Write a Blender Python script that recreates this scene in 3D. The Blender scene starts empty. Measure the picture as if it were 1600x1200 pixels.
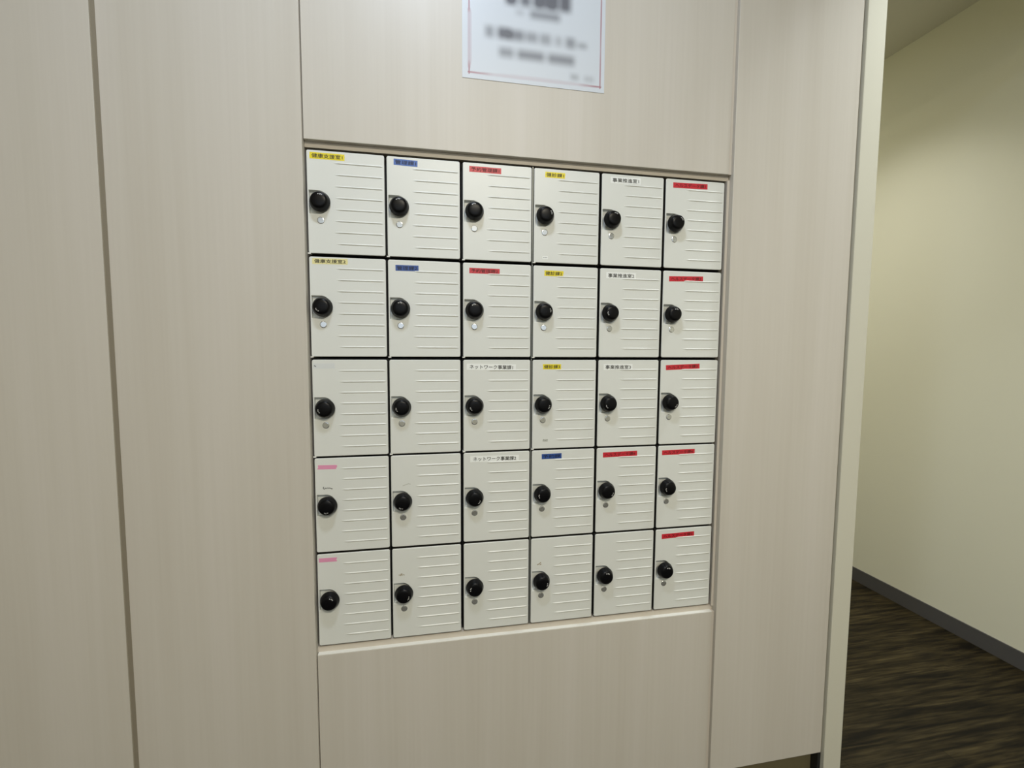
import bpy, bmesh, math, random
from mathutils import Vector, Matrix

random.seed(7)
S = bpy.context.scene
COL = S.collection

# ------------------------------------------------------------------ measures
FLOOR_DROP = 1.680            # top of the locker bank above the floor
CEIL = 2.726
XS = [0.0, .1667, .3351, .5028, .6710, .8391]      # left edge of every locker column
ZS = [0.0, -.2254, -.4505, -.6731, -.8963]         # top edge of every locker row
BANK_R, BANK_B = 1.008, -1.121
PW, PH = .168, .2242
Y_CEN, Y_TALL, Y_LEFT = -.009, -.017, -.033        # panel fronts, doors are at y = 0
X_TALL_L, X_TALL_R = -.0010, 1.0160                # inner edges of the two tall panels
X_LEFT = -.3694                                    # right edge of the projecting left panel
X_END, X_POST, X_CORR = 1.3745, 1.4375, 2.557
PANEL_B = -1.596                           # lower edge of the panelling
Z = lambda z: z + FLOOR_DROP

# ------------------------------------------------------------------ materials
def new_mat(name):
    m = bpy.data.materials.new(name); m.use_nodes = True
    nt = m.node_tree; b = nt.nodes['Principled BSDF']
    return m, nt, b

def N(nt, kind, **kw):
    n = nt.nodes.new(kind)
    for k, v in kw.items():
        setattr(n, k, v)
    return n

def plain(name, rgb, rough=.5, metal=0., spec=.5, bump=0., scale=300., var=0.):
    m, nt, b = new_mat(name)
    b.inputs['Base Color'].default_value = (*rgb, 1)
    b.inputs['Roughness'].default_value = rough
    b.inputs['Metallic'].default_value = metal
    b.inputs['Specular IOR Level'].default_value = spec
    tc = N(nt, 'ShaderNodeTexCoord')
    nz = N(nt, 'ShaderNodeTexNoise'); nz.inputs['Scale'].default_value = scale
    nt.links.new(tc.outputs['Object'], nz.inputs['Vector'])
    if var:
        mx = N(nt, 'ShaderNodeMixRGB', blend_type='MULTIPLY'); mx.inputs[0].default_value = var
        mx.inputs[1].default_value = (*rgb, 1)
        nt.links.new(nz.outputs['Color'], mx.inputs[2])
        nt.links.new(mx.outputs[0], b.inputs['Base Color'])
    if bump:
        bp = N(nt, 'ShaderNodeBump'); bp.inputs['Strength'].default_value = bump
        bp.inputs['Distance'].default_value = .0006
        nt.links.new(nz.outputs['Fac'], bp.inputs['Height'])
        nt.links.new(bp.outputs[0], b.inputs['Normal'])
    return m

def laminate(name, ca, cb, cc, rough=.42):
    """pale vertical-grain woodgrain laminate"""
    m, nt, b = new_mat(name)
    tc = N(nt, 'ShaderNodeTexCoord')
    mp = N(nt, 'ShaderNodeMapping'); mp.inputs['Scale'].default_value = (14, 14, .55)
    mp2 = N(nt, 'ShaderNodeMapping'); mp2.inputs['Scale'].default_value = (150, 150, 2.2)
    n1 = N(nt, 'ShaderNodeTexNoise'); n1.inputs['Scale'].default_value = 1.0; n1.inputs['Detail'].default_value = 5
    n1.inputs['Distortion'].default_value = .35
    n2 = N(nt, 'ShaderNodeTexNoise'); n2.inputs['Scale'].default_value = 1.0; n2.inputs['Detail'].default_value = 3
    r1 = N(nt, 'ShaderNodeValToRGB')
    r1.color_ramp.elements[0].position = .33; r1.color_ramp.elements[0].color = (*ca, 1)
    r1.color_ramp.elements[1].position = .68; r1.color_ramp.elements[1].color = (*cc, 1)
    e = r1.color_ramp.elements.new(.5); e.color = (*cb, 1)
    r2 = N(nt, 'ShaderNodeValToRGB')
    r2.color_ramp.elements[0].position = .3; r2.color_ramp.elements[0].color = (.982, .980, .976, 1)
    r2.color_ramp.elements[1].position = .7; r2.color_ramp.elements[1].color = (1.012, 1.012, 1.012, 1)
    mx = N(nt, 'ShaderNodeMixRGB', blend_type='MULTIPLY'); mx.inputs[0].default_value = 1
    L = nt.links.new
    L(tc.outputs['Object'], mp.inputs[0]); L(tc.outputs['Object'], mp2.inputs[0])
    L(mp.outputs[0], n1.inputs['Vector']); L(mp2.outputs[0], n2.inputs['Vector'])
    L(n1.outputs['Fac'], r1.inputs[0]); L(n2.outputs['Fac'], r2.inputs[0])
    L(r1.outputs[0], mx.inputs[1]); L(r2.outputs[0], mx.inputs[2])
    L(mx.outputs[0], b.inputs['Base Color'])
    b.inputs['Roughness'].default_value = rough
    b.inputs['Specular IOR Level'].default_value = .4
    return m

M = {}
M['laminate'] = laminate('pale_woodgrain_laminate', (.560, .525, .468), (.578, .545, .490), (.596, .562, .512))
M['edge'] = plain('laminate_edge_band', (.57, .52, .45), .5)
M['paint'] = plain('cream_wall_paint', (.60, .585, .495), .75, bump=.15, scale=220)
M['corridor_paint'] = plain('corridor_wallpaper', (.72, .715, .60), .85, bump=.25, scale=260)
M['ceiling'] = plain('ceiling_board', (.62, .61, .54), .9, bump=.2, scale=150)
M['toe'] = plain('toe_board', (.135, .115, .062), .6)
M['edge_seal'] = plain('brown_panel_edge_seal', (.29, .255, .195), .7)  # shade on the left panel's side face, put in as brown colour
M['joint'] = plain('brown_joint_filler', (.20, .165, .11), .7)  # darkness of the open gap beside the wall end, as colour
M['vinyl'] = plain('grey_vinyl_baseboard', (.085, .083, .085), .45)
M['steel'] = plain('cream_locker_enamel', (.712, .728, .702), .36, bump=.05, scale=500)
M['body'] = plain('dark_locker_interior', (.012, .012, .011), .6)  # near-black so door gaps and toe gap look deep in shade
M['seal'] = plain('dark_door_edge_seal', (.030, .028, .022), .7)  # door sides coloured dark for the shade between doors
M['strip'] = plain('grey_steel_divider', (.22, .23, .21), .35, metal=.4)
M['tab'] = plain('white_steel_tab', (.8, .8, .76), .25)  # white for painted glints and the lit ledge
M['black'] = plain('black_dial_plastic', (.004, .004, .005), .3, spec=.16)
M['mark'] = plain('white_dial_print', (.6, .6, .6), .5)
M['chrome'] = plain('brushed_chrome_cap', (.62, .64, .66), .2, metal=.75)
M['ink'] = plain('black_label_ink', (.012, .012, .012), .6)
M['navy_ink'] = plain('navy_label_ink', (.004, .010, .045), .6)
M['wine_ink'] = plain('dark_label_ink_on_red', (.09, .003, .004), .6)
M['yellow'] = plain('yellow_label_tape', (.80, .66, .012), .4)
M['pale_yellow'] = plain('faded_yellow_tape', (.76, .70, .34), .45)
M['blue'] = plain('blue_label_tape', (.030, .115, .42), .4)
M['deep_blue'] = plain('deep_blue_label_tape', (.022, .075, .30), .4)
M['red'] = plain('red_label_tape', (.56, .018, .035), .4)
M['pink'] = plain('pink_label_tape', (.74, .30, .47), .5)
M['white'] = plain('white_label_tape', (.85, .87, .86), .4)
M['clear'] = plain('bleached_label_tape', (.66, .685, .69), .35)
M['grey_ink'] = plain('grey_worn_ink', (.16, .18, .19), .6)
M['brown'] = plain('brown_glue_residue', (.36, .31, .21), .7)
M['smudge'] = plain('pale_scuff', (.50, .51, .47), .6)

# floor: dark woodgrain planks running along x
def floor_mat():
    m, nt, b = new_mat('dark_woodgrain_vinyl_plank')
    tc = N(nt, 'ShaderNodeTexCoord')
    br = N(nt, 'ShaderNodeTexBrick'); br.offset = .37; br.inputs['Scale'].default_value = 1
    br.inputs['Brick Width'].default_value = .92; br.inputs['Row Height'].default_value = .15
    br.inputs['Mortar Size'].default_value = .0009; br.inputs['Bias'].default_value = 0
    br.inputs['Color1'].default_value = (.75, .75, .75, 1); br.inputs['Color2'].default_value = (1.15, 1.15, 1.15, 1)
    br.inputs['Mortar'].default_value = (.25, .25, .25, 1)
    mp = N(nt, 'ShaderNodeMapping'); mp.inputs['Scale'].default_value = (3.4, 42, 1)
    mp2 = N(nt, 'ShaderNodeMapping'); mp2.inputs['Scale'].default_value = (9, 130, 1)
    n1 = N(nt, 'ShaderNodeTexNoise'); n1.inputs['Scale'].default_value = 1; n1.inputs['Detail'].default_value = 6
    n1.inputs['Distortion'].default_value = .6
    n2 = N(nt, 'ShaderNodeTexNoise'); n2.inputs['Scale'].default_value = 1; n2.inputs['Detail'].default_value = 4
    r1 = N(nt, 'ShaderNodeValToRGB')
    r1.color_ramp.elements[0].position = .36; r1.color_ramp.elements[0].color = (.0055, .0038, .0014, 1)
    r1.color_ramp.elements[1].position = .70; r1.color_ramp.elements[1].color = (.044, .034, .0155, 1)
    e = r1.color_ramp.elements.new(.5); e.color = (.023, .0172, .0068, 1)
    r2 = N(nt, 'ShaderNodeValToRGB')
    r2.color_ramp.elements[0].position = .35; r2.color_ramp.elements[0].color = (.42, .42, .42, 1)
    r2.color_ramp.elements[1].position = .65; r2.color_ramp.elements[1].color = (1.5, 1.5, 1.5, 1)
    m1 = N(nt, 'ShaderNodeMixRGB', blend_type='MULTIPLY'); m1.inputs[0].default_value = 1
    m2 = N(nt, 'ShaderNodeMixRGB', blend_type='MULTIPLY'); m2.inputs[0].default_value = 1
    L = nt.links.new
    for a in (br, mp, mp2): L(tc.outputs['Object'], a.inputs[0])
    L(mp.outputs[0], n1.inputs['Vector']); L(mp2.outputs[0], n2.inputs['Vector'])
    L(n1.outputs['Fac'], r1.inputs[0]); L(n2.outputs['Fac'], r2.inputs[0])
    L(r1.outputs[0], m1.inputs[1]); L(r2.outputs[0], m1.inputs[2])
    L(m1.outputs[0], m2.inputs[1]); L(br.outputs['Color'], m2.inputs[2])
    L(m2.outputs[0], b.inputs['Base Color'])
    b.inputs['Roughness'].default_value = .6
    b.inputs['Specular IOR Level'].default_value = .16
    return m
M['floor'] = floor_mat()

# ------------------------------------------------------------------ mesh helpers
def link(name, me, parent=None):
    o = bpy.data.objects.new(name, me); COL.objects.link(o)
    if parent is not None: o.parent = parent
    return o

def from_bm(name, bm, mats, parent=None, smooth=False):
    me = bpy.data.meshes.new(name)
    bmesh.ops.recalc_face_normals(bm, faces=bm.faces[:])
    bm.to_mesh(me); bm.free()
    for m in (mats if isinstance(mats, (list, tuple)) else [mats]): me.materials.append(m)
    if smooth:
        for p in me.polygons: p.use_smooth = True
    return link(name, me, parent)

def add_box(bm, x0, x1, y0, y1, z0, z1, bevel=0., seg=2, mi=0):
    t = bmesh.new()
    vs = [t.verts.new((x, y, z)) for x in (x0, x1) for y in (y0, y1) for z in (z0, z1)]
    for f in ((0, 1, 3, 2), (4, 6, 7, 5), (0, 4, 5, 1), (2, 3, 7, 6), (0, 2, 6, 4), (1, 5, 7, 3)):
        t.faces.new([vs[i] for i in f])
    bmesh.ops.recalc_face_normals(t, faces=t.faces[:])
    if bevel:
        bmesh.ops.bevel(t, geom=t.edges[:], offset=bevel, segments=seg, affect='EDGES', profile=.5)
    mp = {}
    for v in t.verts: mp[v] = bm.verts.new(v.co)
    for f in t.faces:
        g = bm.faces.new([mp[v] for v in f.verts]); g.material_index = mi
    t.free()

def structure(name, boxes, mat, bevel=0., label=None):
    bm = bmesh.new()
    for b in boxes:
        add_box(bm, b[0], b[1], b[2], b[3], Z(b[4]), Z(b[5]), bevel)
    o = from_bm(name, bm, mat)
    o['kind'] = 'structure'
    if label: o['label'] = label
    return o

TOP = CEIL - FLOOR_DROP       # ceiling in locker heights
FL = -FLOOR_DROP
BACK = -4.2
XW = -2.1
YC = 3.2

# ------------------------------------------------------------------ the room
structure('floor', [(XW - .1, X_CORR + .1, BACK - .1, YC + .1, FL - .08, FL)], M['floor'])
structure('ceiling', [(XW - .1, X_CORR + .1, BACK - .1, YC + .1, TOP, TOP + .08)], M['ceiling'])
structure('wall_left', [(XW, X_LEFT, Y_LEFT, .5, PANEL_B, TOP)], M['laminate'], .0004,
          'projecting pale woodgrain panel at the far left')
structure('trim_5', [(X_LEFT + .0001, X_LEFT + .0016, Y_LEFT + .0012, Y_TALL - .0002, PANEL_B, TOP)], M['edge_seal'], 0,  # added strip that paints the side face as shaded
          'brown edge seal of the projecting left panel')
structure('wall_front_left', [(X_LEFT + .0002, X_TALL_L, Y_TALL, .5, PANEL_B, TOP)], M['laminate'], .0012,
          'tall pale woodgrain panel left of the lockers')
structure('wall_front_right', [(X_TALL_R, X_END, Y_TALL, .5, PANEL_B, TOP)], M['laminate'], .0012,
          'tall pale woodgrain panel right of the lockers')
structure('wall_front_upper', [(.0004, 1.0085, Y_CEN, .5, .0148, TOP)], M['laminate'], .001,
          'pale woodgrain panel above the lockers')
structure('wall_front_lower', [(.0004, 1.0085, Y_CEN, .5, PANEL_B, -1.1350)], M['laminate'], .001,
          'pale woodgrain panel below the lockers')
structure('trim_1', [(X_TALL_L + .0003, X_TALL_R - .0003, .003, .02, .0025, .0145),
                     (X_TALL_L + .0003, X_TALL_R - .0003, .003, .02, -1.1348, BANK_B - .001),
                     (BANK_R + .0008, X_TALL_R - .0003, -.003, .02, BANK_B - .001, .0025),
                     (1.0088, X_TALL_R - .0003, -.0072, .02, .0149, TOP), (1.0088, X_TALL_R - .0003, -.0072, .02, PANEL_B, -1.1352)], M['edge'], 0,
          'thin filler strip framing the locker bank')
structure('baseboard_front', [(XW, X_END - .0050, .012, .06, FL, PANEL_B)], M['toe'], 0,
          'recessed brown toe board under the panels')
structure('trim_2', [(X_END + .0003, X_END + .0048, -.010, .05, PANEL_B, TOP)], M['joint'], 0,  # fills the gap with a brown that stands for its shade
          'brown joint strip between right panel and wall end')
structure('trim_4', [(.0006, 1.0083, Y_CEN + .0004, .0028, -1.1350, -1.1342)], M['tab'], 0,  # whitened strip stands for light falling on the ledge
          'white edge band on top of the lower panel')
structure('trim_3', [(X_END - .0048, X_END + .0049, -.012, .06, FL, PANEL_B - .0004)], M['body'], 0,  # black piece stands for the shade in the open toe gap
          'black strip at the end of the toe board')
structure('wall_end', [(X_END + .0050, X_POST, -.024, .62, FL, TOP)], M['paint'], .0015,
          'narrow cream painted wall end beside the corridor')
structure('wall_inner', [(XW, X_POST, .62, .72, FL, TOP), (X_POST - .1, X_POST, .72, YC, FL, TOP)], M['paint'])
structure('wall_header', [(X_POST, X_CORR, -.02, .14, .80, TOP)], M['paint'], 0,
          'wall above the corridor opening')
structure('wall_corridor', [(X_CORR, X_CORR + .1, BACK, YC, FL, TOP)], M['corridor_paint'], 0,
          'cream corridor wall at the right')
structure('wall_corridor_end', [(X_POST, X_CORR, YC, YC + .1, FL, TOP)], M['corridor_paint'])
structure('baseboard_corridor', [(X_CORR - .006, X_CORR, BACK, YC, FL, FL + .0715)], M['vinyl'], .001,
          'grey vinyl baseboard along the corridor wall')
structure('wall_west', [(XW - .1, XW, BACK, .5, FL, TOP)], M['paint'])
WX0, WX1, WZ0, WZ1 = -1.15, 1.95, -.50, .96
structure('wall_back', [(XW, WX0, BACK - .1, BACK, FL, TOP), (WX1, X_CORR, BACK - .1, BACK, FL, TOP),
                        (WX0, WX1, BACK - .1, BACK, FL, WZ0), (WX0, WX1, BACK - .1, BACK, WZ1, TOP)], M['paint'])
bm = bmesh.new()
fw = .05
for a in ((WX0, WX1, WZ0, WZ0 + fw), (WX0, WX1, WZ1 - fw, WZ1)):
    add_box(bm, a[0], a[1], BACK - .07, BACK - .02, Z(a[2]), Z(a[3]))
for i in range(4):
    xm = WX0 + (WX1 - WX0 - fw) * i / 3
    add_box(bm, xm, xm + fw, BACK - .068, BACK - .022, Z(WZ0 + fw), Z(WZ1 - fw))
w = from_bm('window_1', bm, M['white']); w['kind'] = 'structure'

# ------------------------------------------------------------------ locker parts
DX0, DX1, DZ0, DZ1 = .0028, .1648, -.0030, -.2215      # door outline in its cell (from the cell's top left)
PCX, PCZ, PR = .0243, -.1122, .0243                    # finger pocket
KX, KZ = .0293, -.1120                                 # dial centre
RIB0, RIBD = -.0278, -.02455

def base_shift(me):      # cell top-left coordinates -> locker base (bottom centre)
    me.transform(Matrix.Translation((-PW / 2, 0, PH)))

def door_mesh():
    RC, ER = .0042, .0016
    def lines(a, b, fine, step, extra):
        s = set()
        n = int(round(abs(b - a) / step)); s.update(round(a + (b - a) * i / n, 6) for i in range(n + 1))
        for lo, hi, st in fine:
            k = int(round(abs(hi - lo) / st)); s.update(round(lo + (hi - lo) * i / k, 6) for i in range(k + 1))
        s.update(extra); out = []
        lo, hi = min(a, b), max(a, b)
        for v in sorted(x for x in s if lo - 1e-9 <= x <= hi + 1e-9):
            if not out or v - out[-1] > .00022 or abs(v - hi) < 1e-9: out.append(v)
        return out
    xs = lines(DX0, DX1, [(DX0, DX0 + .0045, .0004), (DX1 - .0045, DX1, .0004), (DX0 + .003, .0500, .0007),
                          (.056, .074, .0014), (.150, .163, .0014)], .006, [])
    fz = [(DZ1, DZ1 + .0045, .0004), (DZ0 - .0045, DZ0, .0004), (PCZ - PR - .002, PCZ + PR + .002, .0007)]
    for k in range(8):
        r = RIB0 + k * RIBD; fz.append((r - .0026, r + .0026, .0004))
    zs = lines(DZ1, DZ0, fz, .006, [])
    rng = random.Random(3)
    rib_l = [.0600 + rng.uniform(-.0025, .0035) for _ in range(8)]
    def height(x, z):
        d = min(x - DX0, DX1 - x, z - DZ1, DZ0 - z)
        y = 0.
        if d < ER: y = ER - math.sqrt(max(0, ER * ER - (ER - d) ** 2))
        # finger pocket: straight to the left edge, round on the right
        if x > PCX: q = PR * (math.hypot((x - PCX) / .0225, (z - PCZ) / PR) - 1)
        else: q = max(abs(z - PCZ) - PR, (DX0 + .0036) - x)
        if q < .0006:
            t = min(1, max(0, (.0006 - q) / .0014)); y = max(y, .0085 * t)
        # pressed ribs
        for k in range(8):
            r = RIB0 + k * RIBD
            if abs(z - r) < .0022:
                l = rib_l[k]
                e = min(1, max(0, (x - l) / .010)) * min(1, max(0, (.1612 - x) / .004))
                y -= .00125 * e * (.5 + .5 * math.cos(math.pi * (z - r) / .0022))
        return y
    cx = ((DX0 + RC, DX1 - RC), (DZ1 + RC, DZ0 - RC))
    verts, faces = [], []
    W = len(xs)
    for z in zs:
        for x in xs:
            y = height(x, z)
            ux = x - cx[0][0] if x < cx[0][0] else (x - cx[0][1] if x > cx[0][1] else 0)
            uz = z - cx[1][0] if z < cx[1][0] else (z - cx[1][1] if z > cx[1][1] else 0)
            X, Zz = x, z
            if ux and uz:
                h = math.hypot(ux, uz); k = max(abs(ux), abs(uz)) / h
                X = x - ux + ux * k; Zz = z - uz + uz * k
            verts.append((X, y, Zz))
    H = len(zs)
    for j in range(H - 1):
        for i in range(W - 1):
            a = j * W + i
            faces.append((a, a + 1, a + W + 1, a + W))
    ring = [i for i in range(W)] + [j * W + W - 1 for j in range(1, H)] + \
           [(H - 1) * W + i for i in range(W - 2, -1, -1)] + [j * W for j in range(H - 2, 0, -1)]
    b0 = len(verts)
    for i in ring: verts.append((verts[i][0], .0145, verts[i][2]))
    n = len(ring)
    for k in range(n):
        k2 = (k + 1) % n
        faces.append((ring[k2], ring[k], b0 + k, b0 + k2))
    faces.append(tuple(b0 + k for k in range(n)))
    me = bpy.data.meshes.new('door'); me.from_pydata(verts, [], faces)
    me.materials.append(M['steel']); me.materials.append(M['seal']); me.validate(); base_shift(me)
    for p in me.polygons: p.use_smooth = True
    for p in me.polygons:
        if p.index >= (W - 1) * (H - 1): p.use_smooth = False; p.material_index = 1
    return me

def body_mesh(strip=False):
    bm = bmesh.new()
    x0, x1, z0, z1, y0, y1, t = .0008, .1660, -.2218, -.0008, .0150, .40, .0016
    add_box(bm, x0, x1, y1 - t, y1, z0, z1)
    add_box(bm, x0, x0 + t, y0, y1 - t, z0, z1)
    add_box(bm, x1 - t, x1, y0, y1 - t, z0, z1)
    add_box(bm, x0 + t, x1 - t, y0, y1 - t, z1 - t, z1)
    add_box(bm, x0 + t, x1 - t, y0, y1 - t, z0, z0 + t)
    me = bpy.data.meshes.new('body'); bmesh.ops.recalc_face_normals(bm, faces=bm.faces[:]); bm.to_mesh(me); bm.free()
    me.materials.append(M['body']); base_shift(me)
    return me

def box_mesh(name, dims, mat, bevel=0.):
    bm = bmesh.new(); add_box(bm, *dims, bevel)
    me = bpy.data.meshes.new(name); bmesh.ops.recalc_face_normals(bm, faces=bm.faces[:]); bm.to_mesh(me); bm.free()
    me.materials.append(mat); base_shift(me); return me

def lathe(prof, seg=48):
    """profile of (radius, y) from the front centre backwards, around the y axis"""
    bm = bmesh.new(); rings = []
    for r, y in prof:
        if r < 1e-6: rings.append([bm.verts.new((0, y, 0))])
        else: rings.append([bm.verts.new((r * math.cos(2 * math.pi * i / seg), y, r * math.sin(2 * math.pi * i / seg))) for i in range(seg)])
    for a, b in zip(rings, rings[1:]):
        for i in range(seg):
            j = (i + 1) % seg
            if len(a) == 1: bm.faces.new((a[0], b[i], b[j]))
            elif len(b) == 1: bm.faces.new((a[i], b[0], a[j]))
            else: bm.faces.new((a[i], b[i], b[j], a[j]))
    return bm

def knob_mesh():
    prof = [(0, -.0204), (.006, -.0203), (.011, -.0199), (.0142, -.0192), (.0160, -.0182), (.0172, -.0168),
            (.0184, -.0140), (.0198, -.0102), (.0208, -.0076), (.0214, -.0056), (.0216, -.0044), (.0213, -.0032),
            (.0204, -.0024), (.0100, -.0022), (.0100, .0085)]
    bm = lathe(prof, 64)
    for f in bm.faces: f.smooth = True
    # white printed marks near the rim of the dial face
    def mark(r, a, w, h, rot):
        R = Matrix.Rotation(a, 3, 'Y'); q = []
        for dx, dz in ((-w, -h), (w, -h), (w, h), (-w, h)):
            dx, dz = dx * math.cos(rot) - dz * math.sin(rot), dx * math.sin(rot) + dz * math.cos(rot)
            rr = math.hypot(dx, r + dz)
            y = -.0206 + .0013 * (rr / .0142) ** 2.6
            q.append(bm.verts.new(R @ Vector((dx, y, r + dz))))
        f = bm.faces.new(q); f.material_index = 1
    mark(.0118, -.30, .00105, .0008, .2); mark(.0120, 0, .0005, .0014, .1); mark(.0118, .28, .0008, .0009, -.5)
    mark(.0128, .12, .0005, .0006, 0)
    me = bpy.data.meshes.new('dial_knob'); bm.to_mesh(me); bm.free()
    me.materials.append(M['black']); me.materials.append(M['mark'])
    return me

def cap_mesh():
    bm = lathe([(0, -.0014), (.0058, -.0014), (.0068, -.0012), (.0075, -.0006), (.0077, .0004)], 32)
    me = bpy.data.meshes.new('keyhole_cap'); bmesh.ops.recalc_face_normals(bm, faces=bm.faces[:]); bm.to_mesh(me); bm.free()
    me.materials.append(M['chrome']); return me

def text_mesh(body):
    c = bpy.data.curves.new('lettering', 'FONT'); c.body = body; c.size = 1; c.resolution_u = 3
    o = bpy.data.objects.new('lettering', c); COL.objects.link(o)
    bpy.context.view_layer.update()
    dg = bpy.context.evaluated_depsgraph_get()
    me = bpy.data.meshes.new_from_object(o.evaluated_get(dg))
    bpy.data.objects.remove(o); bpy.data.curves.remove(c)
    return me

def tape(name, cx, cz, w, h, ang, tmat, ink=None, body=None, parent=None, rough_ends=0., inkw=.88, inkh=.66, bold=.00016):
    """adhesive tape with its lettering: one mesh, two materials"""
    bm = bmesh.new(); n = 10; t = .00018
    rng = random.Random(int(cx * 1e5) * 31 + int(-cz * 1e5))
    outline = []
    for i in range(n + 1): outline.append((-w / 2 + w * i / n, -h / 2))
    for i in range(1, 5): outline.append((w / 2 + rng.uniform(-1, 1) * rough_ends, -h / 2 + h * i / 5))
    for i in range(n + 1): outline.append((w / 2 - w * i / n, h / 2))
    for i in range(1, 5): outline.append((-w / 2 + rng.uniform(-1, 1) * rough_ends, h / 2 - h * i / 5))
    top = [bm.verts.new((x, -t, z)) for x, z in outline]
    bot = [bm.verts.new((x, .00002, z)) for x, z in outline]
    bm.faces.new(top); k = len(top)
    for i in range(k):
        bm.faces.new((top[i], bot[i], bot[(i + 1) % k], top[(i + 1) % k]))
    bmesh.ops.recalc_face_normals(bm, faces=bm.faces[:])
    if body:
        me = text_mesh(body)
        xs = [v.co.x for v in me.vertices]; ys = [v.co.y for v in me.vertices]
        sx = w * inkw / (max(xs) - min(xs)); sy = h * inkh / (max(ys) - min(ys))
        mx, my = (max(xs) + min(xs)) / 2, (max(ys) + min(ys)) / 2
        for q, (ox, oz) in enumerate(((-bold, 0), (bold, 0), (0, bold), (0, -bold))):   # heavy print
            vs = [bm.verts.new(((v.co.x - mx) * sx + ox, -t - .00010 - .00001 * q, (v.co.y - my) * sy + oz)) for v in me.vertices]
            for p in me.polygons:
                try: f = bm.faces.new([vs[i] for i in p.vertices]); f.material_index = 1
                except ValueError: pass
        bpy.data.meshes.remove(me)
    bm.transform(Matrix.Rotation(-math.radians(ang), 4, 'Y'))
    bm.transform(Matrix.Translation((cx - PW / 2, 0, cz + PH)))
    me = bpy.data.meshes.new(name); bm.to_mesh(me); bm.free()
    me.materials.append(tmat)
    if ink: me.materials.append(ink)
    return link(name, me, parent)

def strokes(name, cx, cz, polys, wid, mat, parent):
    """thin flat pen strokes or residue on the door skin"""
    bm = bmesh.new()
    for pl in polys:
        pts = [Vector((x, 0, z)) for x, z in pl]
        L, R = [], []
        for i, p in enumerate(pts):
            d = (pts[min(i + 1, len(pts) - 1)] - pts[max(i - 1, 0)]).normalized()
            n = Vector((-d.z, 0, d.x)) * wid / 2
            L.append(bm.verts.new(p + n + Vector((0, -.00028, 0)))); R.append(bm.verts.new(p - n + Vector((0, -.00028, 0))))
        for i in range(len(pts) - 1): bm.faces.new((L[i], L[i + 1], R[i + 1], R[i]))
    bm.transform(Matrix.Translation((cx - PW / 2, 0, cz + PH)))
    for f in bm.faces:
        f.normal_update()
        if f.normal.y > 0: f.normal_flip()
    me = bpy.data.meshes.new(name); bm.to_mesh(me); bm.free(); me.materials.append(mat)
    return link(name, me, parent)

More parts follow.
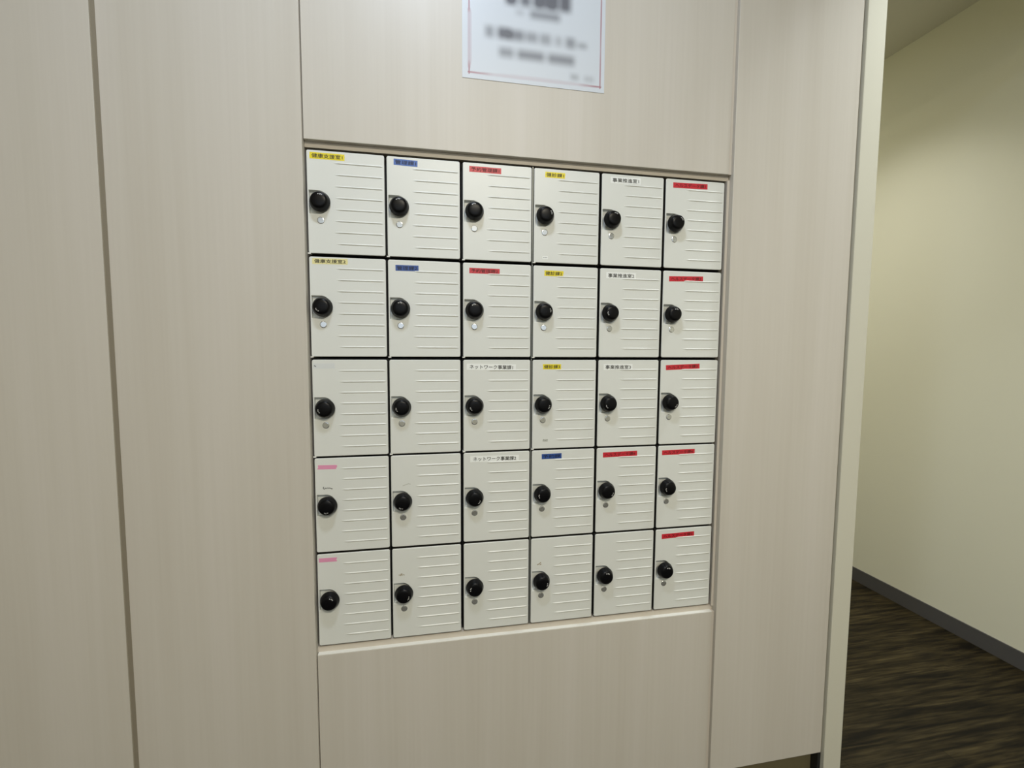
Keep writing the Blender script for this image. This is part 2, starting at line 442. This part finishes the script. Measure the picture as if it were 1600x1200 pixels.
# ------------------------------------------------------------------ the 30 lockers
ME = {'door': door_mesh(), 'body': body_mesh(), 'knob': knob_mesh(), 'cap': cap_mesh(),
      'tab': box_mesh('corner_tab', (.0012, .0072, -.0010, .0140, -.2232, -.2206), M['tab']),  # small white pieces stand for glints at the door corners
      'strip': box_mesh('divider_strip', (-.0006, .0014, .0035, .0148, -.2240, -.0005), M['strip'])}
ANG = [[15, -8, -15, 75, 20, 50], [228, 0, -15, 82, 258, 8], [250, 250, 243, 112, 240, 130],
       [182, 200, 125, 268, 120, 262], [30, 112, 285, 105, 12, 12]]
NOCAP = {(3, 0), (4, 0)}
CAPDZ = .0
ROWW = ['top', 'second', 'third', 'fourth', 'bottom']
COLW = ['first', 'second', 'third', 'fourth', 'fifth', 'sixth']
TAPES = {  # (row, col): (what the label says about it, tape arguments)
 (0, 0): ('bright yellow name tape numbered 1', (.0456, -.0148, .0720, .0135, -.27, 'yellow', 'ink', '健康支援室1', .0008)),
 (1, 0): ('faded pale yellow name tape', (.0464, -.0123, .0740, .0125, .67, 'pale_yellow', 'ink', '健康支援室2', .0008)),
 (3, 0): ('blank pink tape and a scribble above the dial', (.0295, -.0236, .0400, .0095, -1.0, 'pink', None, None, .002)),
 (4, 0): ('blank pink tape and no scribble', (.0262, -.0170, .0395, .0095, -.3, 'pink', None, None, .002)),
 (0, 1): ('light blue name tape numbered 1', (.0443, -.0152, .0520, .0135, -1.1, 'blue', 'navy_ink', '管理課1', 0)),
 (1, 1): ('blue name tape numbered 2', (.0448, -.0208, .0510, .0130, .5, 'deep_blue', 'navy_ink', '管理課2', 0)),
 (0, 2): ('red name tape numbered 1 in dark letters', (.0548, -.0173, .0740, .0130, -.25, 'red', 'wine_ink', '予約管理課1', 0)),
 (1, 2): ('red name tape numbered 2 in dark letters', (.0532, -.0209, .0715, .0125, -.3, 'red', 'wine_ink', '予約管理課2', 0)),
 (2, 2): ('long white name tape numbered 1', (.0700, -.0203, .1180, .0150, -.9, 'white', 'ink', 'ネットワーク事業課1', 0)),
 (3, 2): ('long white name tape numbered 2', (.0785, -.0190, .1190, .0150, -.7, 'white', 'ink', 'ネットワーク事業課2', 0)),
 (0, 3): ('short yellow name tape numbered 1', (.0536, -.0168, .0490, .0130, -.2, 'yellow', 'ink', '健診課1', .0008)),
 (1, 3): ('short yellow name tape numbered 2', (.0533, -.0206, .0475, .0130, -.7, 'yellow', 'ink', '健診課2', .0008)),
 (2, 3): ('short yellow name tape numbered 3', (.0515, -.0197, .0460, .0125, -.1, 'yellow', 'ink', '健診課3', .0008)),
 (3, 3): ('short dark blue name tape', (.0532, -.0186, .0510, .0130, .5, 'deep_blue', 'navy_ink', '予約課', 0)),
 (0, 4): ('white name tape numbered 1', (.0640, -.0167, .0780, .0150, .98, 'white', 'ink', '事業推進室1', 0)),
 (1, 4): ('white name tape numbered 2', (.0575, -.0200, .0780, .0150, .1, 'white', 'ink', '事業推進室2', 0)),
 (2, 4): ('white name tape numbered 3', (.0550, -.0208, .0770, .0150, -.1, 'white', 'ink', '事業推進室3', 0)),
 (3, 4): ('red name tape', (.0656, -.0201, .0930, .0128, .9, 'red', 'wine_ink', 'ヘルスデータ課6', 0)),
 (0, 5): ('red name tape numbered 1', (.0692, -.0172, .0943, .0130, 1.1, 'red', 'wine_ink', 'ヘルスデータ課1', 0)),
 (1, 5): ('red name tape numbered 2', (.0658, -.0219, .0946, .0128, 1.4, 'red', 'wine_ink', 'ヘルスデータ課2', 0)),
 (2, 5): ('tilted red name tape numbered 3', (.0645, -.0207, .0949, .0128, 2.4, 'red', 'wine_ink', 'ヘルスデータ課3', 0)),
 (3, 5): ('red name tape numbered 4', (.0601, -.0207, .0933, .0128, .5, 'red', 'wine_ink', 'ヘルスデータ課4', 0)),
 (4, 5): ('red name tape numbered 5', (.0666, -.0213, .0937, .0128, 1.2, 'red', 'wine_ink', 'ヘルスデータ課5', 0)),
}
EXTRA_SAYS = {(2, 0): 'bleached blank tape', (2, 1): 'no tape and a clean door', (3, 1): 'no tape and a faint scuff above the dial',
              (4, 1): 'no tape and a brown glue mark above the dial', (4, 2): 'no tape', (4, 3): 'no tape and a pale yellowish stain above the dial',
              (4, 4): 'no tape'}
SUPP = {(0, 3): ' and tiny white sticker below', (2, 3): ' and tiny grey sticker below',
        (1, 1): ' and a small black scratch'}

def make_locker():
    e = bpy.data.objects.new('locker', None); COL.objects.link(e); e.empty_display_size = .03
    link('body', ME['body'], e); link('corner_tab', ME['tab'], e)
    d = link('door', ME['door'], e)
    k = link('dial_knob', ME['knob'], d); k.location = (KX - PW / 2, 0, KZ + PH)
    c = link('keyhole_cap', ME['cap'], d); c.location = (.0294 - PW / 2, 0, -.1504 + PH)
    return e

def copy_tree(o, parent=None, skip=()):
    c = o.copy(); COL.objects.link(c)
    if parent is not None: c.parent = parent
    for ch in list(o.children):
        if ch.name.split('.')[0] in skip: continue
        copy_tree(ch, c, skip)
    return c

def part(o, nm):
    return [c for c in o.children if c.name.split('.')[0] == nm]

proto = make_locker()
lockers = {}
for r in range(5):
    for c in range(6):
        if (r, c) == (0, 0): continue
        lockers[(r, c)] = copy_tree(proto, None, ('keyhole_cap',) if (r, c) in NOCAP else ())
lockers[(0, 0)] = proto
for (r, c), e in lockers.items():
    e.location = (XS[c] + PW / 2, 0, Z(ZS[r] - PH))
    says = TAPES[(r, c)][0] if (r, c) in TAPES else EXTRA_SAYS[(r, c)]
    says += SUPP.get((r, c), '')
    e['label'] = f'cream steel locker with {says}, {ROWW[r]} row, {COLW[c]} from left'
    if len(e['label'].split()) > 16:
        e['label'] = f'locker with {says}, {ROWW[r]} row'
    e['category'] = 'locker'
    e['group'] = 'lockers built into the panelled wall'
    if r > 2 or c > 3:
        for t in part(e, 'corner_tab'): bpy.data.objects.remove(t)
    d = part(e, 'door')[0]
    k = part(d, 'dial_knob')[0]; k.rotation_euler = (0, math.radians(ANG[r][c]), 0)
    if c == 3: link('divider_strip', ME['strip'], e)['label'] = 'grey steel strip in the wide gap'
    if (r, c) in TAPES:
        a = TAPES[(r, c)][1]
        tape('name_tape', *a[:5], M[a[5]], M[a[6]] if a[6] else None, a[7], d, a[8])
D = lambda r, c: part(lockers[(r, c)], 'door')[0]
tape('name_tape', .028, -.0170, .046, .012, 0, M['clear'], None, None, D(2, 0), .001)
tape('sticker', .0311, -.2093, .0135, .0075, 1, M['white'], M['grey_ink'], '....', D(0, 3), 0, .7, .2)
tape('sticker', .0363, -.2009, .0125, .0065, -1, M['smudge'], M['grey_ink'], '-..-', D(2, 3), .001, .9, .3)
strokes('scribble', .0304, -.0725, [[(-.010, .0020), (-.0085, .0035), (-.0105, .0010), (-.0085, -.0015), (-.006, -.0005), (-.005, .0015),
        (-.0035, -.001), (-.0015, .0016), (.0005, -.001), (.002, .0016), (.004, -.0006), (.0055, .0006), (.007, -.0008), (.0085, -.0022), (.0095, -.0004)]],
        .0015, M['ink'], D(3, 0))
strokes('speck', .0100, -.0172, [[(-.0022, .0012), (.0006, -.0008), (.0018, -.0010)]], .0022, M['grey_ink'], D(2, 0))
strokes('scratch', .0762, -.0780, [[(-.0035, 0), (.0036, .0003)]], .0014, M['grey_ink'], D(1, 1))
strokes('glue_mark', .0243, -.0668, [[(-.007, 0), (-.002, -.0005)], [(-.0025, -.003), (-.001, .003)], [(.0005, .003), (.0012, -.0026)], [(.004, .001), (.006, -.002)]],
        .0018, M['brown'], D(4, 1))
strokes('glue_mark', .0255, -.0690, [[(-.007, -.0015), (-.002, .0005), (.003, .0045)], [(0, -.002), (.004, .0)]], .0022, M['brown'], D(4, 3))
strokes('scuff', .0383, -.0731, [[(-.009, -.0022), (-.002, .0005), (.004, .0025), (.009, .0012)]], .0016, M['smudge'], D(3, 1))

# ------------------------------------------------------------------ the notice sheet (its print is already blurred beyond reading)
def poster():
    X0, X1, Z0, Z1 = .3366, .6705, .1756, .4160
    step = .0016
    nx = int((X1 - X0) / step); nz = int((Z1 - Z0) / step)
    base = Vector((.60, .645, .71)); ink = Vector((.060, .062, .085)); red = Vector((.30, .035, .07))
    blobs = []      # x0, x1, z0, z1, softness, strength
    rng = random.Random(11)
    def row(x0, x1, zc, h, n, soft, st, tilt=0., gaps=()):
        w = (x1 - x0) / n
        for i in range(n):
            if i in gaps: continue
            a = x0 + i * w
            blobs.append((a + w * .10, a + w * .90, zc - h / 2, zc + h / 2, soft, st * rng.uniform(.8, 1.1)))
    X = lambda px: .3864 + (px - 757) * .0015
    def bl(px0, px1, zc, h, soft, st):
        blobs.append((X(px0) - .0018, X(px1) + .0018, zc - h / 2 - .0035, zc + h / 2 + .0035, soft * 1.2, st * 1.12))
    for p0, p1, st in ((790, 804, .95), (812, 826, .72), (833, 848, .88), (852, 868, .90), (873, 889, .78)):
        bl(p0, p1, .3640, .034, .0095, st)
    bl(805, 816, .3290, .007, .008, .22); bl(827, 872, .3285, .010, .0095, .58)
    bl(759, 770, .2800, .018, .0085, .52); bl(778, 795, .2800, .0175, .0090, .80); bl(796, 816, .2790, .0160, .0090, .62)
    bl(821, 837, .2790, .0150, .0085, .48); bl(843, 858, .2785, .0160, .0085, .44); bl(866, 876, .2780, .0145, .0085, .30)
    bl(884, 897, .2775, .0165, .0085, .52); bl(903, 916, .2750, .0060, .0080, .42)
    bl(780, 800, .2395, .0135, .0090, .52); bl(808, 848, .2390, .0130, .0095, .60); bl(856, 896, .2385, .0140, .0090, .58)
    bl(892, 903, .2040, .0060, .0070, .34); bl(914, 928, .2030, .0050, .0075, .26)
    sst = lambda t: 0 if t < 0 else (1 if t > 1 else t * t * (3 - 2 * t))
    BX0, BX1, BZ0, BZ1 = .3520, .6600, .1885, .4040
    verts, cols, faces = [], [], []
    for j in range(nz + 1):
        for i in range(nx + 1):
            x = X0 + (X1 - X0) * i / nx; z = Z0 + (Z1 - Z0) * j / nz
            verts.append((x, 0, z))
            k = 0.
            for a, b, c, d, s, st in blobs:
                if x < a - s or x > b + s or z < c - s or z > d + s: continue
                k += st * sst((x - a + s) / (2 * s)) * sst((b + s - x) / (2 * s)) * sst((z - c + s) / (2 * s)) * sst((d + s - z) / (2 * s))
            col = base.lerp(ink, min(.86, k))
            m = .014
            rr = 0.
            if BX0 - .004 < x < BX1 + .004 and BZ0 - .004 < z < BZ1 + .004:
                for dd, run in ((abs(x - BX0), z - BZ0), (abs(x - BX1), z - BZ0), (abs(z - BZ0), min(x - BX0, BX1 - x)), (abs(z - BZ1), 0)):
                    sharp = max(0., 1 - max(0, run) / .03)
                    if dd in () : continue
                    wid = .0016 + (.0034 - .0016) * (1 - sharp)
                    stg = .95 * sharp + .34 * (1 - sharp)
                    if dd == abs(x - BX1): wid, stg = .0020, .62 + .3 * abs(math.sin(z * 23))
                    elif dd == abs(x - BX0):
                        u = min(1, max(0, (z - .195) / .02)) * min(1, max(0, (.325 - z) / .012))
                        wid, stg = .0020 + .0045 * u, .95 - .62 * u
                    elif dd == abs(z - BZ0):
                        u = min(1, max(0, run) / .10)
                        wid, stg = .0018 + .0050 * u, .95 - .75 * min(1, max(0, run) / .055)
                    if dd < wid: rr = max(rr, stg * (1 - dd / wid) ** .6)
            col = col.lerp(red, min(1, rr))
            cols.extend((col.x, col.y, col.z, 1))
    W = nx + 1
    for j in range(nz):
        for i in range(nx):
            a = j * W + i; faces.append((a, a + 1, a + W + 1, a + W))
    # edges and back give the sheet its thickness
    ring = list(range(W)) + [j * W + nx for j in range(1, nz + 1)] + [nz * W + i for i in range(nx - 1, -1, -1)] + [j * W for j in range(nz - 1, 0, -1)]
    b0 = len(verts)
    for i in ring:
        verts.append((verts[i][0], .0009, verts[i][2])); cols.extend((base.x, base.y, base.z, 1))
    n = len(ring)
    for k in range(n): faces.append((ring[(k + 1) % n], ring[k], b0 + k, b0 + (k + 1) % n))
    faces.append(tuple(b0 + k for k in range(n)))
    cxm, zb = (X0 + X1) / 2, Z0
    verts = [(x - cxm, y, z - zb) for x, y, z in verts]
    me = bpy.data.meshes.new('notice_sheet'); me.from_pydata(verts, [], faces)
    at = me.color_attributes.new('print', 'FLOAT_COLOR', 'POINT'); at.data.foreach_set('color', cols)
    m, nt, b = new_mat('laminated_notice_print')
    v = N(nt, 'ShaderNodeVertexColor'); v.layer_name = 'print'
    nt.links.new(v.outputs[0], b.inputs['Base Color']); b.inputs['Roughness'].default_value = .35
    me.materials.append(m)
    o = link('notice_sign', me); o.location = (cxm, Y_CEN - .0009, Z(zb))
    o['label'] = 'white notice sheet with thin red border and blurred grey lettering above the lockers'
    o['category'] = 'notice'
    return o
poster()

# ------------------------------------------------------------------ light
def area(name, loc, sx, sy, power, col, rot=(0, 0, 0), spread=math.pi):
    l = bpy.data.lights.new(name, 'AREA'); l.shape = 'RECTANGLE'; l.size = sx; l.size_y = sy
    l.energy = power; l.color = col; l.spread = spread
    o = bpy.data.objects.new(name, l); COL.objects.link(o); o.location = loc; o.rotation_euler = rot
    return o
area('ceiling_lamp', (.22, -.74, CEIL - .02), .24, .12, 11.4, (.85, .965, 1.14))
area('ceiling_lamp_passage', (1.62, -.30, CEIL - .02), .12, .12, 4.2, (.92, .98, 1), spread=math.radians(84))
area('ceiling_lamp_rear', (-.4, -2.4, CEIL - .02), .9, .3, 6, (1, .88, .62))  # added warm fill from behind the camera, unseen source
area('ceiling_lamp_far', (.7, -2.4, CEIL - .02), .9, .3, 63, (1, .92, .745))  # added main fill behind the camera, raises the ambient light
area('ceiling_lamp_corridor', (1.95, .80, CEIL - .02), .2, .2, 4.6, (1, .98, .92), spread=math.radians(105))
area('ceiling_lamp_corridor_far', (1.95, 2.4, CEIL - .02), .3, .6, 18, (1, .95, .77))  # added fill deep in the corridor, lifts it evenly
wd = bpy.data.worlds.new('daylight'); S.world = wd; wd.use_nodes = True
bg = wd.node_tree.nodes['Background']; bg.inputs[0].default_value = (.80, .90, 1, 1); bg.inputs[1].default_value = 1.6

# ------------------------------------------------------------------ camera
cd = bpy.data.cameras.new('camera'); cam = bpy.data.objects.new('camera', cd); COL.objects.link(cam)
cd.sensor_fit = 'HORIZONTAL'; cd.sensor_width = 36; cd.lens = 36 * 722.5 / 1600; cd.clip_start = .01
cam.location = (.2472, -1.0901, Z(-.4283)); cam.rotation_euler = (1.49592, -.0053, -.18792)
S.camera = cam
vs = S.view_settings
vs.view_transform = 'Standard'; vs.look = 'None'; vs.gamma = 1; vs.use_curve_mapping = False; vs.exposure = 0
S.cycles.max_bounces = 10; S.cycles.diffuse_bounces = 6
